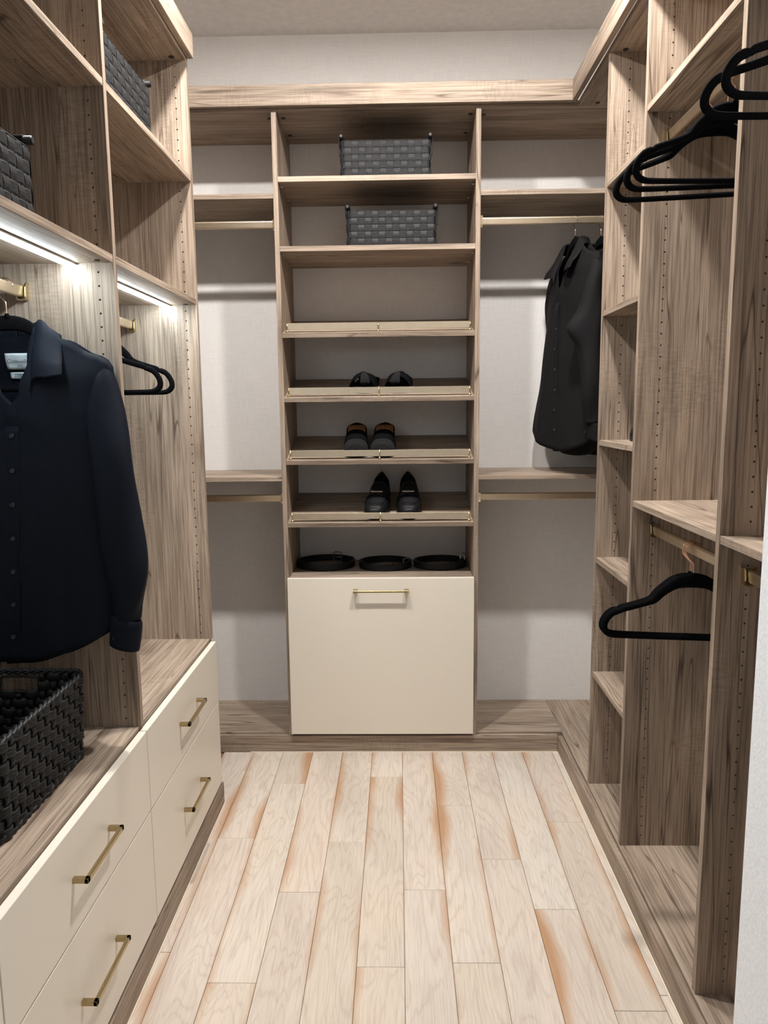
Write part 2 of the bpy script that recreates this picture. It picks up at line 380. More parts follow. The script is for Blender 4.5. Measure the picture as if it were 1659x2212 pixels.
# ------------------------------------------------------------------ joinery: left unit
HZ = [HOLE0-.032*k for k in range(80)]
def pins(parent, pts, axis='y'):
    for p in pts:
        bm = bmesh.new(); disc(bm, p, .0032, .014, axis, 8); link('shelf_pin', bm, M_STEEL, parent)
def caps(parent, pts):
    for p in pts:
        bm = bmesh.new(); disc(bm, (p[0], p[1], p[2]-.0012), .0085, .003, 'z', 18); link('fitting_cap', bm, M_CAP, parent)
LU = thing('wardrobe_unit', (-.93, 1.46, ZN), 'oak open wardrobe unit standing on the cream drawer chests', 'wardrobe')
PY = [2.557, 1.8205, 1.084]
for y in PY: hole_panel('side_panel', LU, XL, XFL, y, y+.019, ZN, TS0, XFL-.038, HZ)
board('top_shelf', LU, XL, XFL, .36, 2.576, TS0, TS1, WY)
for y0, y1 in ((1.8395, 2.557), (1.103, 1.8205), (.36, 1.084)):
    board('shelf', LU, XL, XFL-.001, y0, y1, 2.195, 2.213, WY); board('shelf', LU, XL, XFL-.001, y0, y1, 1.802, 1.821, WY)
pins(LU, [(XFL-.038, 2.553, 2.192), (XFL-.038, 1.8165, 2.192)])
caps(LU, [(-.715, 2.534, TS0), (-.715, 1.797, TS0), (-.702, 1.785, 1.802), (-.709, 2.54, 1.802)])
ct = tag(board('countertop', None, XL, -.6815, .36, 2.576, ZN-.018, ZN, WY), 'long oak countertop over the cream drawer chests', 'countertop')
def pull(parent, p, axis, L, out):
    """flat brass bar pull: two posts and a bar, out = direction away from the front"""
    bm = bmesh.new(); h = .0055; s = .033
    if axis == 'y':
        for e in (-1, 1): box(bm, p[0], p[0]+s, p[1]+e*L/2-.0055, p[1]+e*L/2+.0055, p[2]-h, p[2]+h, bev=.0008)
        box(bm, p[0]+s-.008, p[0]+s, p[1]-L/2-.0055, p[1]+L/2+.0055, p[2]-h, p[2]+h, bev=.0008)
    else:
        for e in (-1, 1): box(bm, p[0]+e*L/2-.009, p[0]+e*L/2+.009, p[1]-s, p[1], p[2]-h, p[2]+h, bev=.0008)
        box(bm, p[0]-L/2, p[0]+L/2, p[1]-s+.001, p[1]-s+.008, p[2]-.004, p[2]+.004, bev=.0008)
    o = link('handle', bm, M_BRASS, None); o.parent = parent; o['label'] = 'brushed brass bar pull'
    return o
def front(parent, name, x0, x1, y0, y1, z0, z1):
    bm = bmesh.new(); box(bm, x0, x1, y0, y1, z0, z1, bev=.001)
    return link(name, bm, M_CREAM, parent)
chest_lab = ['cream two-drawer chest under the counter, beside the back corner', 'cream two-drawer chest under the counter below the hanging black shirt', 'cream two-drawer chest at the entrance end of the counter']
for (y0, y1), lab in zip(((1.819, 2.560), (1.0885, 1.8155), (.362, 1.085)), chest_lab):
    c = thing('drawer_chest', (-.93, (y0+y1)/2, .083), lab, 'drawer chest')
    board('body', c, XL, -.680, y0, y1+.001, .0835, ZN-.0185, WZ, 0)
    for z0, z1 in ((.094, .4045), (.4085, .628)):
        d = front(c, 'drawer', -.679, -.660, y0, y1, z0, z1)
        hy = (y0+y1)/2+.001; hz = .521 if z0 > .3 else .247
        pull(d, (-.6605, hy, hz), 'y', .185, 1)
# LED strips below the middle shelves
led_lab = ['cool white LED strip under the oak shelf above the empty hangers', 'cool white LED strip under the oak shelf above the hanging shirt']
for (y0, y1), lab in zip(((1.8405, 2.556), (1.104, 1.8195)), led_lab):
    e = thing('led_strip', (-.774, (y0+y1)/2, 1.802), lab, 'light strip', 'LED strips in the wardrobe')
    board('profile', e, -.7855, -.7625, y0, y1, 1.797, 1.803, M_STEEL, 0)
    board('diffuser', e, -.7825, -.7655, y0+.001, y1-.001, 1.792, 1.7975, M_LED, .001)

# ------------------------------------------------------------------ joinery: right unit
RU = thing('open_shelving_unit', (.87, 2.0, ZP), 'oak open closet unit with narrow shelf column and hanging bays', 'closet unit')
RY = [2.562, 2.176, 1.579]
for y in RY: hole_panel('side_panel', RU, XFR, XR, y, y+.019, ZP, TS0, XFR+.064, HZ)
board('side_panel', RU, XFR, XR, YW+.001, YW+.02, ZP, TS0, WZ)
board('top_shelf', RU, XFR, XR, YW+.001, 2.987, TS0, TS1, WY)
board('base_shelf', RU, .683, XR, YW+.001, YB-.002, ZP-.018, ZP, WY)
for z in (2.174, 1.765, 1.335, .927, .510): board('shelf', RU, XFR+.001, XR, 2.195, 2.562, z-.018, z, WY)
for y0, y1 in ((1.598, 2.176), (YW+.02, 1.579)):
    board('shelf', RU, XFR+.001, XR, y0, y1, 1.157, 1.175, WY); board('shelf', RU, XFR+.001, XR, y0, y1, 2.246, 2.264, WY)
pins(RU, [(XFR+.064, 2.558, 1.744), (XFR+.064, 2.172, 2.243), (XFR+.064, 2.558, 2.153)])
caps(RU, [(.729, 2.546, TS0), (.751, 2.965, TS0), (.729, 2.16, TS0)])

# ------------------------------------------------------------------ joinery: back
TW = thing('shelving_tower', (-.076, 3.17, ZP), 'oak shelf tower with slanted shoe shelves above a cream front', 'shelf tower')
TXL, TXR = -.474, .322
for x0 in (TXL, TXR-.019): board('side_panel', TW, x0, x0+.019, YT, YB-.001, .0745, TS0, WZ)
board('top_shelf', TW, TXL, TXR, YT, YB-.001, TS0, TS1, WX)
IX0, IX1 = TXL+.019, TXR-.019
for z in (2.333, 2.076): board('shelf', TW, IX0, IX1, YT+.001, YB-.001, z-.020, z, WX)
board('counter', TW, IX0, IX1, YT-.018, YB-.001, .742, .760, WX)
caps(TW, [(-.437, 3.057, TS0), (-.437, 3.246, TS0), (.287, 3.05, TS0), (.287, 3.25, TS0)])
pins(TW, [(x, y, z-.024) for x in (IX0+.004, IX1-.004) for y in (3.04, 3.23) for z in (2.333, 2.076)], 'x')
dr = front(TW, 'hamper_front', TXL+.013, TXR-.017, 2.967, 2.986, .088, .761)
pull(dr, (-.0765, 2.9675, .711), 'x', .209, 1)
SL = math.atan2(.084, .353)
SHOEZ = {1.747: 0, 1.495: 1, 1.244: 2, .988: 3}
for zf in SHOEZ:                                              # slanted shoe shelves with a low fence
    bm = bmesh.new(); box(bm, IX0, IX1, 0, .362, -.019, 0, bev=.0008)
    bmesh.ops.transform(bm, matrix=Matrix.Translation((0, YT, zf)) @ Matrix.Rotation(SL, 4, 'X'), verts=bm.verts[:])
    sh = link('shoe_shelf', bm, WX, TW)
    g = lambda y, z: (y, zf+math.tan(SL)*(y-YT)+z)
    yr = 2.999; zt = zf+math.tan(SL)*(yr-YT)
    bm = bmesh.new(); box(bm, IX0+.018, IX1-.018, yr-.0012, yr+.0012, zt+.011, zt+.036, bev=.0004)
    rl = link('shoe_fence', bm, M_ROD, None); rl.parent = sh
    for x in (IX0+.018, (IX0+IX1)/2, IX1-.018):
        bm = bmesh.new(); disc(bm, (x, yr-.003, zt+.019), .0032, .040, 'z', 10); bmesh.ops.create_uvsphere(bm, u_segments=10, v_segments=6, radius=.0062, matrix=Matrix.Translation((x, yr-.003, zt+.003)))
        f = link('fence_post', bm, M_POL, None, True); f.parent = sh
for nm, lab, x0, x1 in (('hanging_bay', 'oak double-hang bay of the back wall beside the drawers, without clothes', XL, TXL-.0005), ('hanging_bay', 'oak double-hang bay of the back wall where two black shirts hang', TXR+.0005, XR)):
    b_ = thing(nm, ((x0+x1)/2, 3.17, ZP), lab, 'closet bay')
    board('shelf', b_, x0, x1, YT+.001, YB-.001, 2.253, 2.272, WX)
    board('shelf', b_, x0, x1, YT+.001, YB-.001, 1.160, 1.178, WX)
    if x0 < 0:
        board('base_shelf', b_, x0, x1, 3.003, YB-.001, ZP-.018, ZP, WX); board('top_shelf', b_, x0, TXL-.0005, YT, YB-.001, TS0, TS1, WX)
    else:
        board('base_shelf', b_, x0, .6825, 3.003, YB-.001, ZP-.018, ZP, WX); board('top_shelf', b_, TXR+.0005, XR, 2.9875, YB-.001, TS0, TS1, WX)
    caps(b_, [(-.491, 3.059, TS0)] if x0 < 0 else [(.338, 3.059, TS0)])

# ------------------------------------------------------------------ closet rods
def rod(axis, a, b, pos, ztop, label, ends=(1, 1)):
    """flat-oval rod 15 x 29 mm with a U-shaped cup at each end"""
    mid = (a+b)/2; H = .029
    loc = (mid, pos, ztop-H) if axis == 'x' else (pos, mid, ztop-H)
    r = thing('closet_rod', loc, label, 'closet rod', 'champagne metal closet rods')
    prof = []
    for cx, cz, a0 in ((.0075-.006, H-.006, 0), (-.0075+.006, H-.006, 1), (-.0075+.006, .004, 2), (.0075-.006, .004, 3)):
        rr = .006 if cz > .01 else .004
        for k in range(5): an = (a0+k/4)*PI/2; prof.append((cx+rr*math.cos(an), cz+rr*math.sin(an)))
    L2 = (b-a)/2
    P = (lambda u, s, z: (u, s, z)) if axis == 'x' else (lambda u, s, z: (s, u, z))
    bm = bmesh.new(); A = [bm.verts.new(P(-L2+.004, s, z)) for s, z in prof]; B = [bm.verts.new(P(L2-.004, s, z)) for s, z in prof]
    n = len(prof)
    for k in range(n): bm.faces.new((A[k], A[(k+1) % n], B[(k+1) % n], B[k]))
    bm.faces.new(A); bm.faces.new(B)
    link('bar', bm, M_ROD, r, local=True)
    for e in (-1, 1):
        if not ends[(e+1)//2]: continue
        bm = bmesh.new()
        o_ = [(-.0165, H+.004), (-.0135, H+.001), (-.0125, .012), (-.0125, 0), (-.010, -.006), (0, -.0085), (.010, -.006), (.0125, 0), (.0125, .012), (.0135, H+.001), (.0165, H+.004)]
        i_ = [(-.0135, H+.005), (-.0105, H+.001), (-.0085, .012), (-.0085, 0), (-.006, -.003), (0, -.004), (.006, -.003), (.0085, 0), (.0085, .012), (.0105, H+.001), (.0135, H+.005)]
        u0, u1 = e*L2, e*(L2-.014)
        rings = [[bm.verts.new(P(u, s, z)) for s, z in pr] for u in (u0, u1) for pr in (o_, i_)]
        for k in range(10):
            bm.faces.new((rings[0][k], rings[0][k+1], rings[2][k+1], rings[2][k])); bm.faces.new((rings[1][k], rings[1][k+1], rings[3][k+1], rings[3][k]))
            bm.faces.new((rings[0][k], rings[0][k+1], rings[1][k+1], rings[1][k])); bm.faces.new((rings[2][k], rings[2][k+1], rings[3][k+1], rings[3][k]))
        for k in (0, 10): bm.faces.new((rings[0][k], rings[1][k], rings[3][k], rings[2][k]))
        link('rod_cup', bm, M_POL, r, local=True)
RLX = -.897; ZRL = 1.752; RRX = .750; ZRU = 2.196; ZRD = 1.103; RBY = 3.05; ZBU = 2.186; ZBD = 1.099
rod('y', 1.8395, 2.557, RLX, ZRL, 'closet rod below the LED strip, holding two empty black hangers')
rod('y', 1.103, 1.8205, RLX, ZRL, 'closet rod below the LED strip, holding the long-sleeved black shirt')
rod('y', 1.598, 2.176, RRX, ZRU, 'upper closet rod in the wider bay beside the narrow shelf column')
rod('y', 1.598, 2.176, RRX, ZRD, 'lower closet rod holding three bunched empty hangers')
rod('y', YW+.02, 1.579, RRX, ZRU, 'upper closet rod beside the white entrance wall')
rod('y', YW+.02, 1.579, RRX, ZRD, 'lower closet rod beside the white entrance wall, empty')
rod('x', XL, TXL, RBY, ZBU, 'upper closet rod of the empty back bay beside the drawers')
rod('x', XL, TXL, RBY, ZBD, 'lower closet rod of the empty back bay beside the drawers')
rod('x', TXR, XR, RBY, ZBU, 'upper closet rod of the back bay holding two black shirts')
rod('x', TXR, XR, RBY, ZBD, 'lower closet rod below the two black shirts, empty')

# ------------------------------------------------------------------ hangers
def hanger_parts(parent):
    half = [(0, -.166, .0052), (.10, -.166, .0052), (.185, -.1655, .0054), (.214, -.163, .0062), (.229, -.153, .0068), (.2325, -.139, .0066), (.226, -.122, .0064), (.213, -.1075, .0064), (.199, -.101, .0064), (.189, -.099, .0048),
            (.183, -.0945, .0060), (.150, -.085, .0060), (.118, -.075, .0064), (.100, -.067, .0076), (.086, -.052, .0090), (.068, -.037, .0098), (.045, -.0225, .0120), (.022, -.0165, .0135)]
    half = [(x*.93, z, r) for x, z, r in half]
    full = half + [(0, -.0155, .0138)] + [(-x, z, r) for x, z, r in half[:0:-1]]
    sp = spline(full, 150, closed=True)
    bm = bmesh.new()
    tube(bm, [(x, 0, z) for x, z, r in sp], .0034, 8, closed=True, flat=[r*1.24 for _, _, r in sp], up=Vector((0, 1, 0.0001)))
    link('frame', bm, M_VELVET, parent, True, local=True)
    bm = bmesh.new(); tube(bm, [(0, 0, -.006), (0, 0, .002), (0, 0, .006)], [.0036, .0036, .0034], 10, flat=[.0085, .0062, .0040], up=Vector((0, 1, 0)))
    link('collar_neck', bm, M_VELVET, parent, True, local=True)
    hk = spline([(0, 0, 0), (0, 0, .018), (-.001, 0, .031), (-.010, 0, .041), (-.0185, 0, .052), (-.021, 0, .064), (-.0165, 0, .077), (-.006, 0, .0845), (.006, 0, .0838), (.0145, 0, .077), (.0185, 0, .067)], 40)
    bm = bmesh.new(); tube(bm, hk, .0017, 6, up=Vector((0, 1, 0))); link('hook', bm, M_COPPER, parent, True, local=True)
proto = None
def hanger(loc, rz, label, group):
    global proto
    if proto is None:
        o = thing('clothes_hanger', loc, label, 'hanger', group, rz); hanger_parts(o); proto = o
    else:
        o = copy_tree(proto); o.location = loc; o.rotation_euler = (0, 0, rz); o['label'] = label
        o['group'] = group
    return o
HD = .0815                                                     # rod top to hanger neck
for (y, rz), w_ in zip(((1.882, -.17), (1.803, -.10), (1.765, .04)), ('nearest the narrow shelf column', 'between two other hangers', 'nearest the tall oak divider')):
    hanger((RRX, y, ZRU-HD), rz, 'empty black velvet hanger on the upper rod, '+w_, 'empty velvet hangers on the upper rod beside the shelf column')
for (y, rz), w_ in zip(((1.386, .02), (1.303, .03)), ('nearer the tall oak divider', 'nearer the white wall')):
    hanger((RRX, y, ZRU-HD), rz, 'empty black velvet hanger in the bay by the entrance wall, '+w_, 'empty velvet hangers on the upper rod by the entrance wall')
for (y, rz), w_ in zip(((1.889, -.13), (1.878, -.13), (1.867, -.125)), ('nearest the narrow shelf column', 'in the middle', 'nearest the tall oak divider')):
    hanger((RRX, y, ZRD-HD), rz, 'black velvet hanger bunched with two others on the lower rod, '+w_, 'empty velvet hangers bunched on the lower rod')
for (y, rz), w_ in zip(((2.135, .05), (2.27, -.06)), ('nearer the shirt', 'nearer the back corner')):
    hanger((RLX, y, ZRL-HD), rz, 'empty black velvet hanger hanging under the LED strip, '+w_, 'empty velvet hangers under the LED strip')

# ------------------------------------------------------------------ shirts
def grid_faces(bm, V, closed_u=False):
    for i in range(len(V)-1):
        m_ = len(V[i])
        for j in range(m_ if closed_u else m_-1):
            try: bm.faces.new((V[i][j], V[i][(j+1) % m_], V[i+1][(j+1) % m_], V[i+1][j]))
            except ValueError: pass
def shirt(loc, rz, label, mat, seed, flat=True, labels=True, twist=0.0, deep=1.0):
    long_sleeve, group = True, None
    s0 = thing('dress_shirt', loc, label, 'shirt', group, rz)
    zsh = lambda x: interp([0, .07, .125, .20, .222, .236], [-.030, -.026, -.053, -.088, -.100, -.118], x)
    nz = lambda a, b: noise.noise(Vector((a, b, seed*3.7)))
    HEM = -.815 if flat else -.835
    def D(z):
        if not flat: return deep*interp([-.80, -.5, -.28, -.15, -.07, -.02], [.074, .068, .060, .046, .026, .014], z)
        return interp([-.80, -.5, -.28, -.15, -.07, -.02], [.050, .052, .054, .046, .026, .014], z)
    def side(z): return (1 if flat else interp([-.82, -.5, -.2], [1.17, 1.08, 1.0], z))*interp([-.82, -.6, -.35, -.2, -.1], [.212, .205, .206, .230, .236], z)
    def fold(x, z, sg):
        a = interp([-.80, -.45, -.15, -.05], [.013, .009, .004, .0], z)*(1 if flat else .6)
        return a*(nz(x*14+sg*5, z*1.6)*1.4+.5*math.sin(x*40+z*3+seed)) + .0035*nz(x*40, z*14+9)
    xin = lambda z: interp([-.245, -.20, -.14, -.05], [0, .020, .052, .066], z)
    NT, NS = 46, 18
    for sg in (1, -1):
        bm = bmesh.new(); V = []
        for i in range(NT+1):
            tt = i/NT; row = []
            for j in range(NS+1):
                s = j/NS
                xt = .064+(.234-.064)*s
                zt = zsh(xt); zb = HEM+.088*s**2.2+ (.0 if sg > 0 else .006)
                z = zt+(zb-zt)*tt
                zl = zsh(.15)+(HEM-zsh(.15))*tt
                x0 = xin(zl)-(.0135 if sg > 0 else .012)*(1 if zl < -.24 else max(0, 1-(zl+.24)/.03))
                x = x0+(side(zl)+(.062*min(1, max(0, -zl-.15)/.65) if flat and sg > 0 else 0)-x0)*s
                d = D(z)*(max(0, 1-s**2.4))**.6
                y = -d-(.002 if sg > 0 else 0)-fold(sg*x, z, sg)*(1-s**3)*min(1, tt*4)
                if z > -.20: y = min(y, -.0066*(1-s**20))              # room for the hanger
                # cloth next to the opening rolls forward a little
                if zl > -.26: y -= .010*(1-s)**3*min(1, tt*6)
                row.append(bm.verts.new((sg*x, y, z)))
            V.append(row)
        grid_faces(bm, V)
        o = link('front_panel', bm, mat, s0, True, local=True); sd = o.modifiers.new('thickness', 'SOLIDIFY'); sd.thickness = .0012; sd.offset = 0
    bm = bmesh.new(); V = []
    for i in range(NT+1):
        tt = i/NT; row = []
        for j in range(-NS, NS+1):
            s = j/NS; a = abs(s); xt = .234*a
            zt = zsh(xt) if xt > .07 else -.030-.012*(1-(xt/.07)**2)
            zb = HEM-.02+.108*a**2.2; z = zt+(zb-zt)*tt; zl = zsh(.15)+(HEM-zsh(.15))*tt
            x = s*(side(zl)+(.062*min(1, max(0, -zl-.15)/.65) if flat and s > 0 else 0))
            y = D(z)*(1 if flat else .35)*(max(0, 1-a**2.4))**.6+fold(x+3, z, 0)*(1-a**3)*min(1, tt*4)
            if z > -.20: y = max(y, .0066*(1-a**20))
            row.append(bm.verts.new((x, y, z)))
        V.append(row)
    grid_faces(bm, V)
    o = link('back_panel', bm, mat, s0, True, local=True); sd = o.modifiers.new('thickness', 'SOLIDIFY'); sd.thickness = .0012; sd.offset = 0
    # collar: fold line and leaf edge, from the centre back round to the point
    kd = 1 if flat else max(.5, deep)
    fl_ = [(0, .046, -.012), (.040, .040, -.012), (.066, .016, -.009), (.0745, -.012, -.014), (.0735, -.034, -.060), (.067, -.056, -.110), (.060, -.066, -.150)]
    ed_ = [(0, .058, -.056), (.055, .050, -.056), (.104, .022, -.052), (.1255, -.010, -.046), (.134, -.036, -.085), (.140, -.058, -.112), (.1425, -.070, -.137)]
    st_ = [(0, .041, -.045), (.036, .036, -.045), (.062, .014, -.019), (.069, -.012, -.020), (.0665, -.034, -.090), (.060, -.054, -.130), (.052, -.066, -.172)]
    fl_, ed_, st_ = ([(x, y*kd, z) for x, y, z in q] for q in (fl_, ed_, st_))
    n = 30; fa, ea, sa = spline(fl_, n), spline(ed_, n), spline(st_, n)
    for sg in (1, -1):
        bm = bmesh.new(); V = []
        for i in range(n+1):
            row = []
            for k in range(4):                                  # stand, inside
                u = k/4; row.append(Vector(sa[i]).lerp(Vector(fa[i]), u))
            for k in range(9):                                  # leaf, bulging outwards
                u = k/8; p = Vector(fa[i]).lerp(Vector(ea[i]), u); p.y -= .010*math.sin(PI*u)*(i/n); p.z += .006*math.sin(PI*min(1, u*2))*(1-u)
                if i > n*.8: p.y -= .004*u
                row.append(p)
            V.append([bm.verts.new((sg*p.x, p.y, p.z)) for p in row])
        grid_faces(bm, V)
        o = link('collar', bm, mat, s0, True, local=True); sd = o.modifiers.new('thickness', 'SOLIDIFY'); sd.thickness = .0022; sd.offset = 0
    # placket and buttons
    bm = bmesh.new(); V = []; zc = -.250
    for i in range(31):
        z = zc+(HEM+.004-zc)*i/30; y = -D(z)-.0042-fold(0, z, 1)
        V.append([bm.verts.new((x, y-.0012*(1-abs(x)/.016), z)) for x in (-.0165, -.0155, .0, .0155, .0165)])
    grid_faces(bm, V); o = link('placket', bm, mat, s0, True, local=True); sd = o.modifiers.new('thickness', 'SOLIDIFY'); sd.thickness = .0015; sd.offset = 0
    z = -.272
    while z > HEM+.06:
        bm = bmesh.new(); y = -D(z)-.0075-fold(0, z, 1)
        tube(bm, [(.0045*math.cos(a*PI/8), y, z+.0045*math.sin(a*PI/8)) for a in range(16)], .0013, 6, closed=True, up=Vector((0, 1, 0.001))); disc(bm, (0, y+.0003, z), .0045, .0014, 'y', 14)
        link('button', bm, M_BTN, s0, True, local=True); z -= .0795
    # sleeves
    for sg in (1, -1):
        ctl = [(.203, .002, -.096, .010, .008), (.210, .001, -.120, .021, .020), (.212, .0, -.155, .031, .030), (.212, -.006, -.22, .043, .038), (.222, -.014, -.31, .049, .042), (.236, -.020, -.42, .049, .041), (.248, -.025, -.54, .049, .040), (.252, -.028, -.62, .044, .038), (.246, -.030, -.685, .034, .032), (.243, -.030, -.715, .0285, .028)]
        if flat and sg > 0: ctl = [(cx-.085*min(0, cz+.15), cy, cz, rx_, ry_) for cx, cy, cz, rx_, ry_ in ctl]
        if not flat:                                             # one sleeve hangs behind the body, the other in front
            low = lambda cz: min(1, max(0, -cz-.18)*4)
            ctl = [(cx*(1-(.30 if sg < 0 else .10)*low(cz)), cy+(.034 if sg < 0 else -.030*deep**2)*low(cz), cz, rx_, ry_*(1-.45*low(cz) if sg < 0 or deep < 1 else 1)) for cx, cy, cz, rx_, ry_ in ctl]
        sp = spline(ctl, 54); bm = bmesh.new(); V = []
        for i, (cx, cy, cz, rx_, ry_) in enumerate(sp):
            tt = i/54; row = []
            for k in range(28):
                an = 2*PI*k/28; wv = 1+.10*tt*math.sin(3*an+5*tt+seed)+.07*math.sin(2*an+tt*17+seed*2)*min(1, tt*3)+.05*nz(an*1.5, tt*9)
                fwd_ = 0 if flat else .048*math.exp(-((cz+.37)/.05)**2)*(1 if sg > 0 and deep == 1 else 0)*max(0, -math.sin(an))**1.5   # a fold at the elbow
                row.append(bm.verts.new((sg*(cx+rx_*wv*math.cos(an)), cy+ry_*wv*math.sin(an)-fwd_, cz+ (.004*math.sin(an) if i == 54 else 0))))
            V.append(row)
        grid_faces(bm, V, True)
        bmesh.ops.delete(bm, geom=[f for f in bm.faces if f.calc_center_median().z > -.19 and abs(f.calc_center_median().y) < .0085 and sg*f.calc_center_median().x < interp([-.19, -.155, -.12, -.096], [.210, .211, .209, .203], f.calc_center_median().z)], context='FACES')   # armhole
        o = link('sleeve', bm, mat, s0, True, local=True); sd = o.modifiers.new('thickness', 'SOLIDIFY'); sd.thickness = .0012; sd.offset = 0
        if long_sleeve:
            cb = ctl[-1]; ctl = [(.0015, .001, -.708, .0285, .0275), (.0, .0005, -.716, .034, .032), (-.002, .0, -.74, .0355, .031), (-.004, -.001, -.780, .034, .029)]; ctl = [(cb[0]+a_, cb[1]+b_, c_, d_, e_*(1 if flat else .6)) for a_, b_, c_, d_, e_ in ctl]
            sp = spline(ctl, 12); bm = bmesh.new(); V = []
            for cx, cy, cz, rx_, ry_ in sp:
                V.append([bm.verts.new((sg*(cx+rx_*math.cos(2*PI*k/28)), cy+ry_*math.sin(2*PI*k/28), cz-.010*math.cos(2*PI*k/28))) for k in range(28)])
            grid_faces(bm, V, True); cf = link('cuff', bm, mat, s0, True, local=True); sd = cf.modifiers.new('thickness', 'SOLIDIFY'); sd.thickness = .003; sd.offset = 0
            bm = bmesh.new(); disc(bm, (sg*(cb[0]-.021), cb[1]-.0265, -.752), .004, .002, 'y', 12); bt = link('button', bm, M_BTN, None); bt.parent = cf
    if labels:
        def back_y(z): return D(z)-.004
        for x0, x1, z0, z1 in ((-.023, .041, -.119, -.082), (-.019, .041, -.140, -.125)):
            bm = bmesh.new(); V = []
            for i in range(7):
                z = z0+(z1-z0)*i/6
                V.append([bm.verts.new((x0+(x1-x0)*j/8, back_y(z)-.0035-.0012*math.sin(j*1.3+i*.7), z)) for j in range(9)])
            grid_faces(bm, V); lb = link('neck_label', bm, M_TAG, s0, True, local=True); lb['label'] = 'pale woven neck label'
            sd = lb.modifiers.new('thickness', 'SOLIDIFY'); sd.thickness = .0008; sd.offset = 0
            if z1 > -.1:
                bm = bmesh.new(); box(bm, .0405, .0475, back_y(-.085)-.0045, back_y(-.085)-.0030, -.098, -.083, bev=0); link('size_tab', bm, M_TAG, None).parent = lb
                for txt, zz, sz in (('Goodfellow', -.1035, .0125), ('& CO', -.1115, .0050)):
                    cu = bpy.data.curves.new('lettering', 'FONT'); cu.body = txt; cu.size = sz; cu.align_x = 'CENTER'; cu.shear = .25 if sz > .01 else 0; cu.extrude = .0001
                    to = bpy.data.objects.new('lettering', cu); COL.objects.link(to)
                    dg = bpy.context.evaluated_depsgraph_get(); me = bpy.data.meshes.new_from_object(to.evaluated_get(dg))
                    bpy.data.objects.remove(to); me.materials.append(M_INK)
                    tm = bpy.data.objects.new('lettering', me); COL.objects.link(tm); tm.parent = lb; tm.location = (.009, back_y(zz)-.0062, zz); tm.rotation_euler = (PI/2, 0, 0)
            else:
                for k, (zz, wd) in enumerate(((-.1300, .020), (-.1355, .021))):   # two lines of print too small to read
                    for q in range(9):
                        bm = bmesh.new(); xx = .011-wd+q*wd*2/9; box(bm, xx, xx+wd*2/9-.0008, back_y(zz)-.0062, back_y(zz)-.0058, zz-.0009, zz+.0007, bev=0); link('print_line', bm, M_INK, None).parent = lb
    if flat:                                                     # the tails swing a little to one side
        for o in s0.children:
            for ob in (o,)+tuple(o.children):
                if ob.name.startswith(('lettering', 'print_line', 'size_tab', 'neck_label')): continue
                for v in ob.data.vertices: v.co.x += .085*min(0, v.co.z+.15)+.027*max(0, 1-abs(v.co.x)/.2)*min(1, max(0, -v.co.z-.08)/.1)
    if twist:                                                    # the lower part of the shirt turns on the hanger
        for o in s0.children:
            for ob in (o,)+tuple(o.children):
                for v in ob.data.vertices:
                    a = twist*min(1, max(0, (-v.co.z-.20)/.6)); c, s_ = math.cos(a), math.sin(a); v.co.x, v.co.y = v.co.x*c-v.co.y*s_, v.co.x*s_+v.co.y*c
    return s0
def hung_shirt(axis, pos, rz, label, mat, seed, flat, lab, hlabel, twist=0.0, deep=1.0):
    x, y, z = (RLX, pos, ZRL-HD) if axis == 'y' else (pos, RBY, ZBU-HD)
    hanger((x, y, z), rz, hlabel, 'velvet hangers holding shirts')
    return shirt((x, y, z), rz, label, mat, seed, flat, lab, twist, deep)
hung_shirt('y', 1.735, 0.03, 'long-sleeved black dress shirt with open collar, hanging above the wicker basket', M_SHIRT, 1, True, True, 'velvet hanger inside the long-sleeved shirt under the LED strip')
hung_shirt('x', .700, math.radians(-81), 'black dress shirt on the back rod, the one nearer the shelf tower', M_SHIRT2, 2, False, False, 'velvet hanger inside the shirt nearer the shelf tower', math.radians(17))
hung_shirt('x', .800, math.radians(-81), 'black shirt on the back rod, half hidden behind another shirt and the oak panel', M_SHIRT2, 3, False, False, 'velvet hanger inside the half hidden shirt on the back rod', math.radians(17), .35)

# ------------------------------------------------------------------ baskets
def perim(W, Dp, r, s):
    """point, outward normal on a rounded rectangle; s = arc length from the front-left corner along the front"""
    segs = [('l', W-2*r), ('a', r*PI/2), ('l', Dp-2*r), ('a', r*PI/2)]*2
    tot = sum(q[1] for q in segs); s %= tot
    px, py, an = -W/2+r, -Dp/2, 0.0
    for ty, L in segs:
        if s <= L:
            if ty == 'l': return Vector((px+s*math.cos(an), py+s*math.sin(an), 0)), Vector((math.sin(an), -math.cos(an), 0))
            cx, cy = px-r*math.sin(an), py+r*math.cos(an); a2 = an+s/r
            return Vector((cx+r*math.sin(a2), cy-r*math.cos(a2), 0)), Vector((math.sin(a2), -math.cos(a2), 0))
        if ty == 'l': px += L*math.cos(an); py += L*math.sin(an)
        else:
            cx, cy = px-r*math.sin(an), py+r*math.cos(an); an += PI/2; px, py = cx+r*math.sin(an), cy-r*math.cos(an)
        s -= L
    return Vector((px, py, 0)), Vector((math.sin(an), -math.cos(an), 0))
def plen(W, Dp, r): return 2*(W-2*r)+2*(Dp-2*r)+2*PI*r
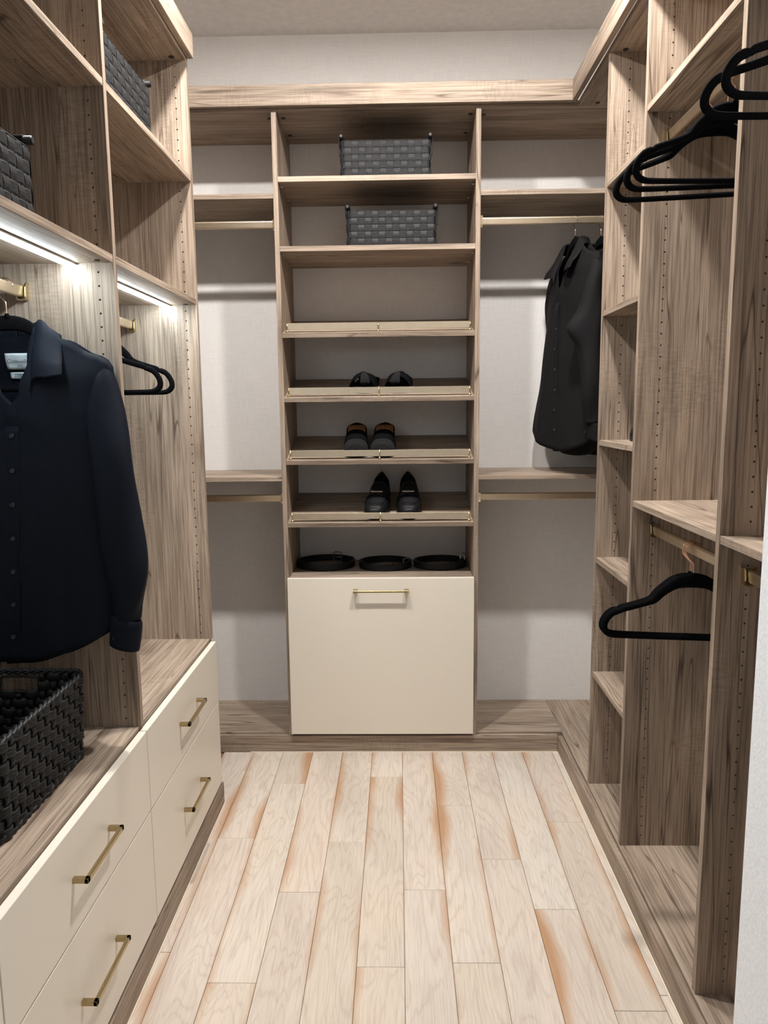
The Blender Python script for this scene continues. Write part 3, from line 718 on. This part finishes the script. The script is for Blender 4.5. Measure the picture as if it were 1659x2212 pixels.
def ribbon(bm, frames, hw, ht, round_=False, closed=False):
    """frames: (point, normal, width direction)"""
    rings = []
    for p, n_, w_ in frames:
        if round_: pr = [(math.cos(a*PI/4)*hw, math.sin(a*PI/4)*ht) for a in range(8)]
        else: pr = [(-hw, -ht), (hw, -ht), (hw, ht*.3), (hw*.8, ht), (-hw*.8, ht), (-hw, ht*.3)]
        rings.append([bm.verts.new(p+w_*a+n_*b_) for a, b_ in pr])
    N_ = len(rings); m_ = len(rings[0])
    for i in range(N_ if closed else N_-1):
        A, B = rings[i], rings[(i+1) % N_]
        for k in range(m_): bm.faces.new((A[k], A[(k+1) % m_], B[(k+1) % m_], B[k]))
    if not closed: bm.faces.new(rings[0][::-1]); bm.faces.new(rings[-1])
Zv = Vector((0, 0, 1))
def strap_basket(loc, rz, label, group):
    W, Dp, H, r = .342, .262, .128, .012
    o = thing('strap_basket', loc, label, 'basket', group, rz)
    Lp = plen(W, Dp, r); nv = 44; ds = Lp/nv; nr = 5; dz = H/nr; amp = .0019
    for j in range(nr):
        bm = bmesh.new(); fr = []
        for i in range(nv*4):
            s = (i/4)*ds; p, n_ = perim(W, Dp, r, s); off = amp*math.cos(PI*(i/4-.5)+PI*j); fr.append((p+n_*off+Zv*((j+.5)*dz), n_, Zv))
        ribbon(bm, fr, dz*.455, .0011, closed=True); link('weft_strap', bm, M_STRAP, o, local=True)
    for k in range(nv):
        bm = bmesh.new(); p, n_ = perim(W, Dp, r, (k+.5)*ds); tg = Vector((-n_.y, n_.x, 0)); fr = []
        for i in range(nr*4+1):
            z = i/4*dz; off = -amp*math.cos(PI*(i/4-.5)+PI*k); fr.append((p+n_*off+Zv*z, n_, tg))
        ribbon(bm, fr, ds*.455, .0011); link('warp_strap', bm, M_STRAP2, o, local=True)
    bm = bmesh.new(); a, b_ = W/2-.005, Dp/2-.005
    box(bm, -a, a, -b_, b_, .001, H-.003, bev=0)
    top = [f for f in bm.faces if f.normal.z > .5 or f.calc_center_median().z > H-.004]; bmesh.ops.delete(bm, geom=top, context='FACES')
    link('lining', bm, M_LINER, o, local=True)
    bm = bmesh.new(); fr = [(perim(W, Dp, r, i*Lp/120)[0]+Zv*H, perim(W, Dp, r, i*Lp/120)[1], Zv) for i in range(120)]
    ribbon(bm, fr, .0022, .0022, True, True); link('rim', bm, M_STRAP, o, True, local=True)
    for sg in (-1, 1):                                          # rolled rod handles along the two short ends
        x = sg*(W/2-.001); bm = bmesh.new()
        disc(bm, (x, 0, H+.016), .0085, Dp+.012, 'y', 16)
        h = link('rod_handle', bm, M_LEATHER, o, True, local=True)
        for yy in (-1, 1):
            bm = bmesh.new(); disc(bm, (x, yy*(Dp/2+.0065), H+.016), .0055, .002, 'y', 14); link('end_cap', bm, M_BSOLE, None).parent = h
            bm = bmesh.new(); fr = []
            for q in range(13):
                an = PI*q/12; fr.append((Vector((x+sg*.0098*math.cos(an), yy*(Dp/2-.020), H+.016+.0098*math.sin(an))), Vector((sg*math.cos(an), 0, math.sin(an))), Vector((0, 1, 0))))
            fr = [(Vector((x+sg*.0075, yy*(Dp/2-.020), H-.05)), Vector((sg, 0, 0)), Vector((0, 1, 0)))]+fr+[(Vector((x-sg*.0065, yy*(Dp/2-.020), H-.03)), Vector((-sg, 0, 0)), Vector((0, 1, 0)))]
            ribbon(bm, fr, .012, .001); link('handle_loop', bm, M_STRAP, None).parent = h
    return o
bsk = strap_basket((-.040, 3.0+.131, 2.3335), 0, 'black strap-woven basket on the top shelf of the tower', None)
def dupb(loc, rz, label):
    c = copy_tree(bsk); c.location = loc; c.rotation_euler = (0, 0, rz); c['label'] = label; return c
dupb((-.020, 3.0+.131, 2.0765), 0, 'black strap-woven basket on the second shelf of the tower')
dupb((-.693-.131, 2.045, 2.2135), PI/2, 'black strap-woven basket on the high wardrobe shelf, directly below the crown')
dupb((-.700-.131, 1.318, 1.8215), PI/2, 'black strap-woven basket on the wardrobe shelf above the lit shirt')
dupb((-.700-.131, 1.372, 2.2135), PI/2, 'black strap-woven basket on the high wardrobe shelf nearer the entrance')

def rush_basket(loc, label):
    W, Dp, H, r = .315, .402, .200, .030
    o = thing('wicker_basket', loc, label, 'basket')
    Lp = plen(W, Dp, r); nv = 48; ds = Lp/nv; nr = 9; dz = H/nr; amp = .0052
    # hand holes in the two short ends, just under the rim
    def inhole(p, z): return abs(p.x) < .046 and abs(abs(p.y)-Dp/2) < .02 and H*.74 < z < H*.95
    grow = lambda z: 1-.05*(1-z/H)
    for j in range(nr):
        z = (j+.5)*dz; run = []; runs = []
        for i in range(nv*5+1):
            s = (i/5)*ds; p, n_ = perim(W, Dp, r, s)
            if inhole(p, z):
                if run: runs.append(run); run = []
                continue
            c = math.cos(PI*(i/5-.5)+PI*j); off = amp*(abs(c)**.7*(1 if c > 0 else -1))
            q = Vector((p.x*grow(z), p.y*grow(z), 0)); run.append((q+n_*off+Zv*(z+.0022*noise.noise(Vector((i*.21, j*3.1, 0)))), n_, Zv))
        if run: runs.append(run)
        bm = bmesh.new()
        for rn in runs:
            if len(rn) > 1:
                ribbon(bm, rn, dz*.50, .0030, True)
                for k in (-1, 0, 1): ribbon(bm, [(p+w_*(k*dz*.30)+n_*.0016, n_, w_) for p, n_, w_ in rn], dz*.16, .0021, True)
        link('weft_cord', bm, M_RUSH, o, True, local=True)
    for k in range(nv):
        bm = bmesh.new(); p, n_ = perim(W, Dp, r, (k+.5)*ds); tg = Vector((-n_.y, n_.x, 0)); fr = []
        zmax = H*.74 if abs(p.x) < .046 and abs(abs(p.y)-Dp/2) < .02 else H
        for i in range(nr*5+1):
            z = i/5*dz
            if z > zmax+1e-6: break
            c = -math.cos(PI*(i/5-.5)+PI*k); q = Vector((p.x*grow(z), p.y*grow(z), 0)); fr.append((q+n_*(amp*.75*c)+Zv*z, n_, tg))
        ribbon(bm, fr, ds*.26, .0030, True)
        link('warp_stake', bm, M_RUSH, o, True, local=True)
    for z0, rr in ((H, .0062), (.006, .0068)):                   # twisted rim and foot
        bm = bmesh.new()
        for ph in (0, PI):
            fr = []
            for i in range(300):
                p, n_ = perim(W, Dp, r, i*Lp/300); g = grow(z0); an = i*2*PI*34/300+ph
                fr.append((Vector((p.x*g, p.y*g, 0))+n_*(rr*.55*math.cos(an))+Zv*(z0+rr*.55*math.sin(an)), n_, Zv))
            ribbon(bm, fr, rr*.72, rr*.72, True, True)
        link('rim' if z0 > .1 else 'foot_rim', bm, M_RUSH, o, True, local=True)
    for sg in (-1, 1):                                           # bound edge of the hand hole
        bm = bmesh.new(); y = sg*Dp/2*grow(H*.84)
        lp = spline([(-.044, y, H*.76), (0, y, H*.75), (.044, y, H*.76), (.046, y, H*.85), (.042, y, H*.93), (0, y, H*.945), (-.042, y, H*.93), (-.046, y, H*.85)], 48, True)
        tube(bm, lp, .0036, 8, closed=True, up=Vector((0, 1, .001))); link('hand_hole_binding', bm, M_RUSH, o, True, local=True)
    bm = bmesh.new(); box(bm, -W/2*.93, W/2*.93, -Dp/2*.93, Dp/2*.93, .002, .008, bev=.002); link('bottom', bm, M_RUSH, o, local=True)
    return o
rush_basket((-.750-.1575, 1.477, ZN+.0030), 'large open black wicker basket on the oak counter')

# ------------------------------------------------------------------ shoes
TS_ = [0, .025, .07, .14, .24, .36, .50, .64, .78, .90, .965, 1.0]
def outline(scale_w, pts, t):
    if t < .025: return scale_w*pts[1]*math.sqrt(max(0, t)/.025)
    if t > .965: return scale_w*pts[-2]*math.sqrt(max(0, 1-t)/.035)
    return scale_w*interp(TS_, pts, t)
LAST = [0.0, .55, .80, .95, 1.0, 1.0, .90, .80, .80, .74, .50, 0.0]
BLUNT = [0.0, .70, .90, .99, 1.0, 1.0, .94, .86, .84, .78, .55, 0.0]
def sole_mesh(W, L, pts, z0, z1, bend=.0, inset=0.0, lift=.0):
    bm = bmesh.new(); n = 26
    ts = [0.0]+[.5-.5*math.cos(PI*i/n) for i in range(1, n)]+[1.0]
    ring = [(outline(W, pts, t)*(1-inset), t) for t in ts]
    prof = [(x+bend*math.sin(PI*t), t) for x, t in ring]+[(-x+bend*math.sin(PI*t), t) for x, t in ring[-2:0:-1]]
    lv = []
    for q, (z, k) in enumerate(((z0, .96), (z0+.002, 1.0), (z1-.0015, 1.0), (z1, .975))):
        lf = lift if (q > 1 or z0 > .005) else 0
        lv.append([bm.verts.new((x*k, L/2+(t*L-L/2)*k*(1-inset*.3), z+lf*interp([.35, .85], [0, 1], t))) for x, t in prof])
    m_ = len(prof); ctr = []
    for a, b_ in zip(lv[:-1], lv[1:]):
        for i in range(m_): bm.faces.new((a[i], a[(i+1) % m_], b_[(i+1) % m_], b_[i]))
    for ring_ in (lv[0], lv[-1]):
        for i in range(1, m_//2): 
            A, B, C, D_ = ring_[i-1] if i > 1 else ring_[0], ring_[i], ring_[(m_-i) % m_], ring_[(m_-i+1) % m_]
            bm.faces.new((A, B, C) if i == 1 else (A, B, C, D_))
        bm.faces.new((ring_[m_//2-1], ring_[m_//2], ring_[m_//2+1]))
    return bm
def upper_mesh(W, L, pts, zs, hts, t0, dlt, bend=0.0, zb=.012, t1=1.0, pw=.75, lift=0.0):
    """closed vamp up to t0, open above the foot behind it"""
    bm = bmesh.new(); n, mN = 40, 28; V = []
    for i in range(n+1):
        t_ = .0006+(t1-.0012)*(.5-.5*math.cos(PI*i/n)) if t1 == 1.0 else .0006+(t1-.0006)*(i/n)**1.6
        w_ = outline(W, pts, t_)*1.01; h = interp(zs, hts, t_); row = []; lf = lift*interp([.35, .85], [0, 1], t_)
        for k in range(mN+1):
            ph = PI*k/mN; c, s_ = math.cos(ph), math.sin(ph)
            row.append(bm.verts.new((w_*abs(c)**pw*(1 if c > 0 else -1)+bend*math.sin(PI*t_), t_*L, zb+lf+h*max(0, s_)**pw)))
        V.append((t_, row))
    for i in range(n):
        for k in range(mN):
            ph = PI*(k+.5)/mN; tm = (V[i][0]+V[i+1][0])/2
            if t0 < tm < .91 and abs(ph-PI/2) < dlt*min(1, .7+(tm-t0)/.10): continue
            bm.faces.new((V[i][1][k], V[i][1][k+1], V[i+1][1][k+1], V[i+1][1][k]))
    bm.faces.new(V[0][1])
    if t1 == 1.0: bm.faces.new(V[-1][1])
    for v in [v for v in bm.verts if not v.link_faces]: bm.verts.remove(v)
    return bm
def solid(o, t_=.0025):
    sd = o.modifiers.new('thickness', 'SOLIDIFY'); sd.thickness = t_; sd.offset = -1; return o
def arch(bm, W, y0, y1, h, zb, n=20, m_=8, pinch=0.0, bulge=.0, bend=0.0):
    """strap over the foot"""
    V = []
    for i in range(n+1):
        ph = PI*i/n; pc = 1-pinch*math.sin(ph)**3; row = []
        for j in range(m_+1):
            u = j/m_-.5; y = (y0+y1)/2+u*(y1-y0)*pc; cr = (1-(2*u)**2)
            row.append(bm.verts.new((math.cos(ph)*(W+.002), y, zb+(h+bulge*cr)*max(0, math.sin(ph))**.75+ .0015*math.sin(j*2.4)*pinch*math.sin(ph))))
        V.append(row)
    grid_faces(bm, V)
shoe_z = lambda zf, y: zf+math.tan(SL)*(y-YT)
def loafer(loc, rz, label, group, rx):
    o = thing('loafer', loc, label, 'shoe', group, rz, rx); W, L = .0500, .300; b_ = .004; lf = .020
    hz = ([0, .03, .12, .28, .44, .55, .70, .85, 1], [.014, .034, .046, .060, .078, .090, .066, .068, .080])
    link('sole', sole_mesh(W*1.04, L, LAST, 0, .014, b_, 0, lf), M_BSOLE, o, True, local=True)
    solid(link('upper', upper_mesh(W, L, LAST, *hz, .56, 1.02, b_, .012, lift=lf), M_LEATHER, o, True, local=True))
    link('insole', sole_mesh(W*.93, L, LAST, .0145, .017, b_, .03, lf), M_MATTE, o, True, local=True)
    bm = bmesh.new(); arch(bm, W*.99, .100, .126, .068, .014, bulge=.003); solid(link('saddle_strap', bm, M_LEATHER, o, True, local=True), .003)
    bm = bmesh.new(); box(bm, -.026, .026, .107, .117, .0825, .0880, bev=.0018); link('metal_bit', bm, M_STEEL, o, local=True)
    bm = bmesh.new(); pts = []
    for i in range(33):                                          # apron seam round the toe
        a = PI*i/32; x = .036*math.cos(a); y = .098-.070*math.sin(a)**.8; tt = y/L; w_ = outline(W, LAST, tt); h = interp(hz[0], hz[1], tt)
        c = min(.98, abs(x)/w_)**(1/.75); pts.append((x+b_*math.sin(PI*tt), y, .0125+h*(1-c*c)**.375+.0006))
    tube(bm, pts, .0022, 6); link('apron_seam', bm, M_LEATHER, o, True, local=True)
    return o
def clog(loc, rz, label, group, rx):
    o = thing('mule', loc, label, 'shoe', group, rz, rx); W, L = .0505, .285; lf = .046
    link('sole', sole_mesh(W*1.03, L, BLUNT, 0, .017, 0, 0, lf), M_BSOLE, o, True, local=True)
    link('footbed', sole_mesh(W*.90, L, BLUNT, .0173, .024, 0, .03, lf), M_TAN, o, True, local=True)
    hz = ([0, .03, .12, .30, .47], [.016, .042, .056, .064, .062])
    solid(link('vamp', upper_mesh(W, L, BLUNT, *hz, 2, 0, zb=.015, t1=.47, lift=lf), M_MATTE, o, True, local=True), .003)
    bm = upper_mesh(W*1.015, L, BLUNT, hz[0], [h+.001 for h in hz[1]], 2, 0, zb=.0155, t1=.11); solid(link('toe_cap', bm, M_SUEDE, o, True, local=True), .002)
    solid(link('heel_rim', upper_mesh(W*.99, L, BLUNT, [0, .45, .56, 1], [.02, .050, .013, .013], .45, 1.25, zb=.015, lift=lf), M_MATTE, o, True, local=True), .003)
    return o
def sandal(loc, rz, label, group, rx, mir):
    o = thing('knot_sandal', loc, label, 'shoe', group, rz, rx); W, L = .0540, .265
    link('sole', sole_mesh(W, L, BLUNT, 0, .014), M_SOLE, o, True, local=True)
    link('footbed', sole_mesh(W*.97, L, BLUNT, .0143, .019), M_MATTE, o, True, local=True)
    bm = bmesh.new(); arch(bm, W*.96, .020, .128, .048, .012, 28, 14, .50, .012); solid(link('strap', bm, M_MATTE, o, True, local=True), .004)
    bm = bmesh.new(); V = []
    for i in range(21):                                          # gathered knot across the strap
        u = i/20; y = .030+.094*u; row = []
        for k in range(24):
            a = 2*PI*k/24; rr = (.0165-.008*math.sin(PI*u))*(1+.05*math.sin(8*a+u*2)); row.append(bm.verts.new((mir*(.012-.024*u)+rr*1.25*math.cos(a), y, .0600+.62*rr*math.sin(a)+.008*math.sin(PI*u)-.02*(2*u-1)**4)))
        V.append(row)
    grid_faces(bm, V, True); bm.faces.new(V[0]); bm.faces.new(V[-1]); link('knot', bm, M_SUEDE, o, True, local=True)
    return o
for (x, y, rz, lab) in ((-.104, 3.012, .10, 'black leather loafer with strap, on the lowest shoe shelf, toe turned outwards'), (.040, 3.012, .0, 'black leather loafer with strap, on the lowest shoe shelf, pointing straight out')):
    loafer((x, y, shoe_z(.988, y)+.0006), -rz, lab, 'loafers on the lowest shoe shelf', SL)
for x in (-.1725, -.0655):
    clog((x, 3.012, shoe_z(1.244, 3.012)+.0006), .03 if x < -.1 else -.03, 'black mule with charcoal toe cap and tan footbed, the one towards the '+('drawers' if x < -.1 else 'hanging shirts'), 'pair of mules on the slanted shelf', SL)
for x, rz, mir in ((-.150, -.13, 1), (-.004, -.10, -1)):
    sandal((x, 3.040, shoe_z(1.495, 3.040)+.0006), rz, 'black knot-strap sandal with grey sole above the mules, the one towards the '+('drawers' if x < -.1 else 'hanging shirts'), 'pair of knotted sandals', SL, mir)
loafer((.757, 2.45, 1.3355), math.radians(-90), 'black shoe half hidden on the narrow shelf column', None, 0)

# ------------------------------------------------------------------ belts on the tower counter
def belt(loc, rz, R, turns, label, kink):
    o = thing('coiled_belt', loc, label, 'belt', None, 0)
    n = int(60*turns); fr = []
    for i in range(n+1):
        a = 2*PI*i/60+rz; rr = R-.0046*i/60; x, y = rr*math.cos(a), rr*.86*math.sin(a)
        nn = Vector((math.cos(a), math.sin(a)/.86, 0)).normalized(); fr.append((Vector((x, y, .0160+.001*math.sin(a*.9+kink))), nn, Zv))
    bm = bmesh.new(); ribbon(bm, fr, .0148, .0017); link('strap', bm, M_LEATHER, o, local=True)
    p, nn, _ = fr[-1]; tg = Vector((-nn.y, nn.x, 0)); bm = bmesh.new()
    up_ = Zv*(.024 if kink > 2 else .0075)
    fp = [p+tg*a_+Zv*b_+up_-nn*.004 for a_, b_ in ((-.004, -.020), (.030, -.020), (.036, -.014), (.036, .016), (.030, .022), (-.004, .022))]
    tube(bm, fp, .0022, 8, closed=True, up=nn); bk = link('buckle', bm, M_SOLE if kink < 2 else M_STEEL, o, True, local=True)
    bm = bmesh.new(); tube(bm, [p+up_+tg*-.004-nn*.005, p+up_+tg*.018-nn*.008, p+up_+tg*.037-nn*.005], .0016, 6); pr_ = link('prong', bm, M_STEEL, None, True); pr_.parent = bk
    bm = bmesh.new(); q, n2, _ = fr[-7]; t2 = Vector((-n2.y, n2.x, 0)); lp = [q+n2*a_+Zv*b_ for a_, b_ in ((-.006, -.0135), (.0025, -.0135), (.0025, .0165), (-.006, .0165))]
    tube(bm, lp, .0022, 6, closed=True, flat=.005, up=t2); link('keeper_loop', bm, M_LEATHER, o, True, local=True)
    return o
belt((-.323, 3.213, .7602), 2.6, .128, 2.75, 'coiled black leather belt beside the tower panel towards the drawers', 1)
belt((-.061, 3.190, .7602), 1.9, .115, 2.6, 'coiled black leather belt lying between two other belts', 1.5)
belt((.179, 3.200, .7602), 2.3, .115, 2.55, 'coiled black leather belt with upright silver prong buckle, beside the tower panel towards the shirts', 2.5)
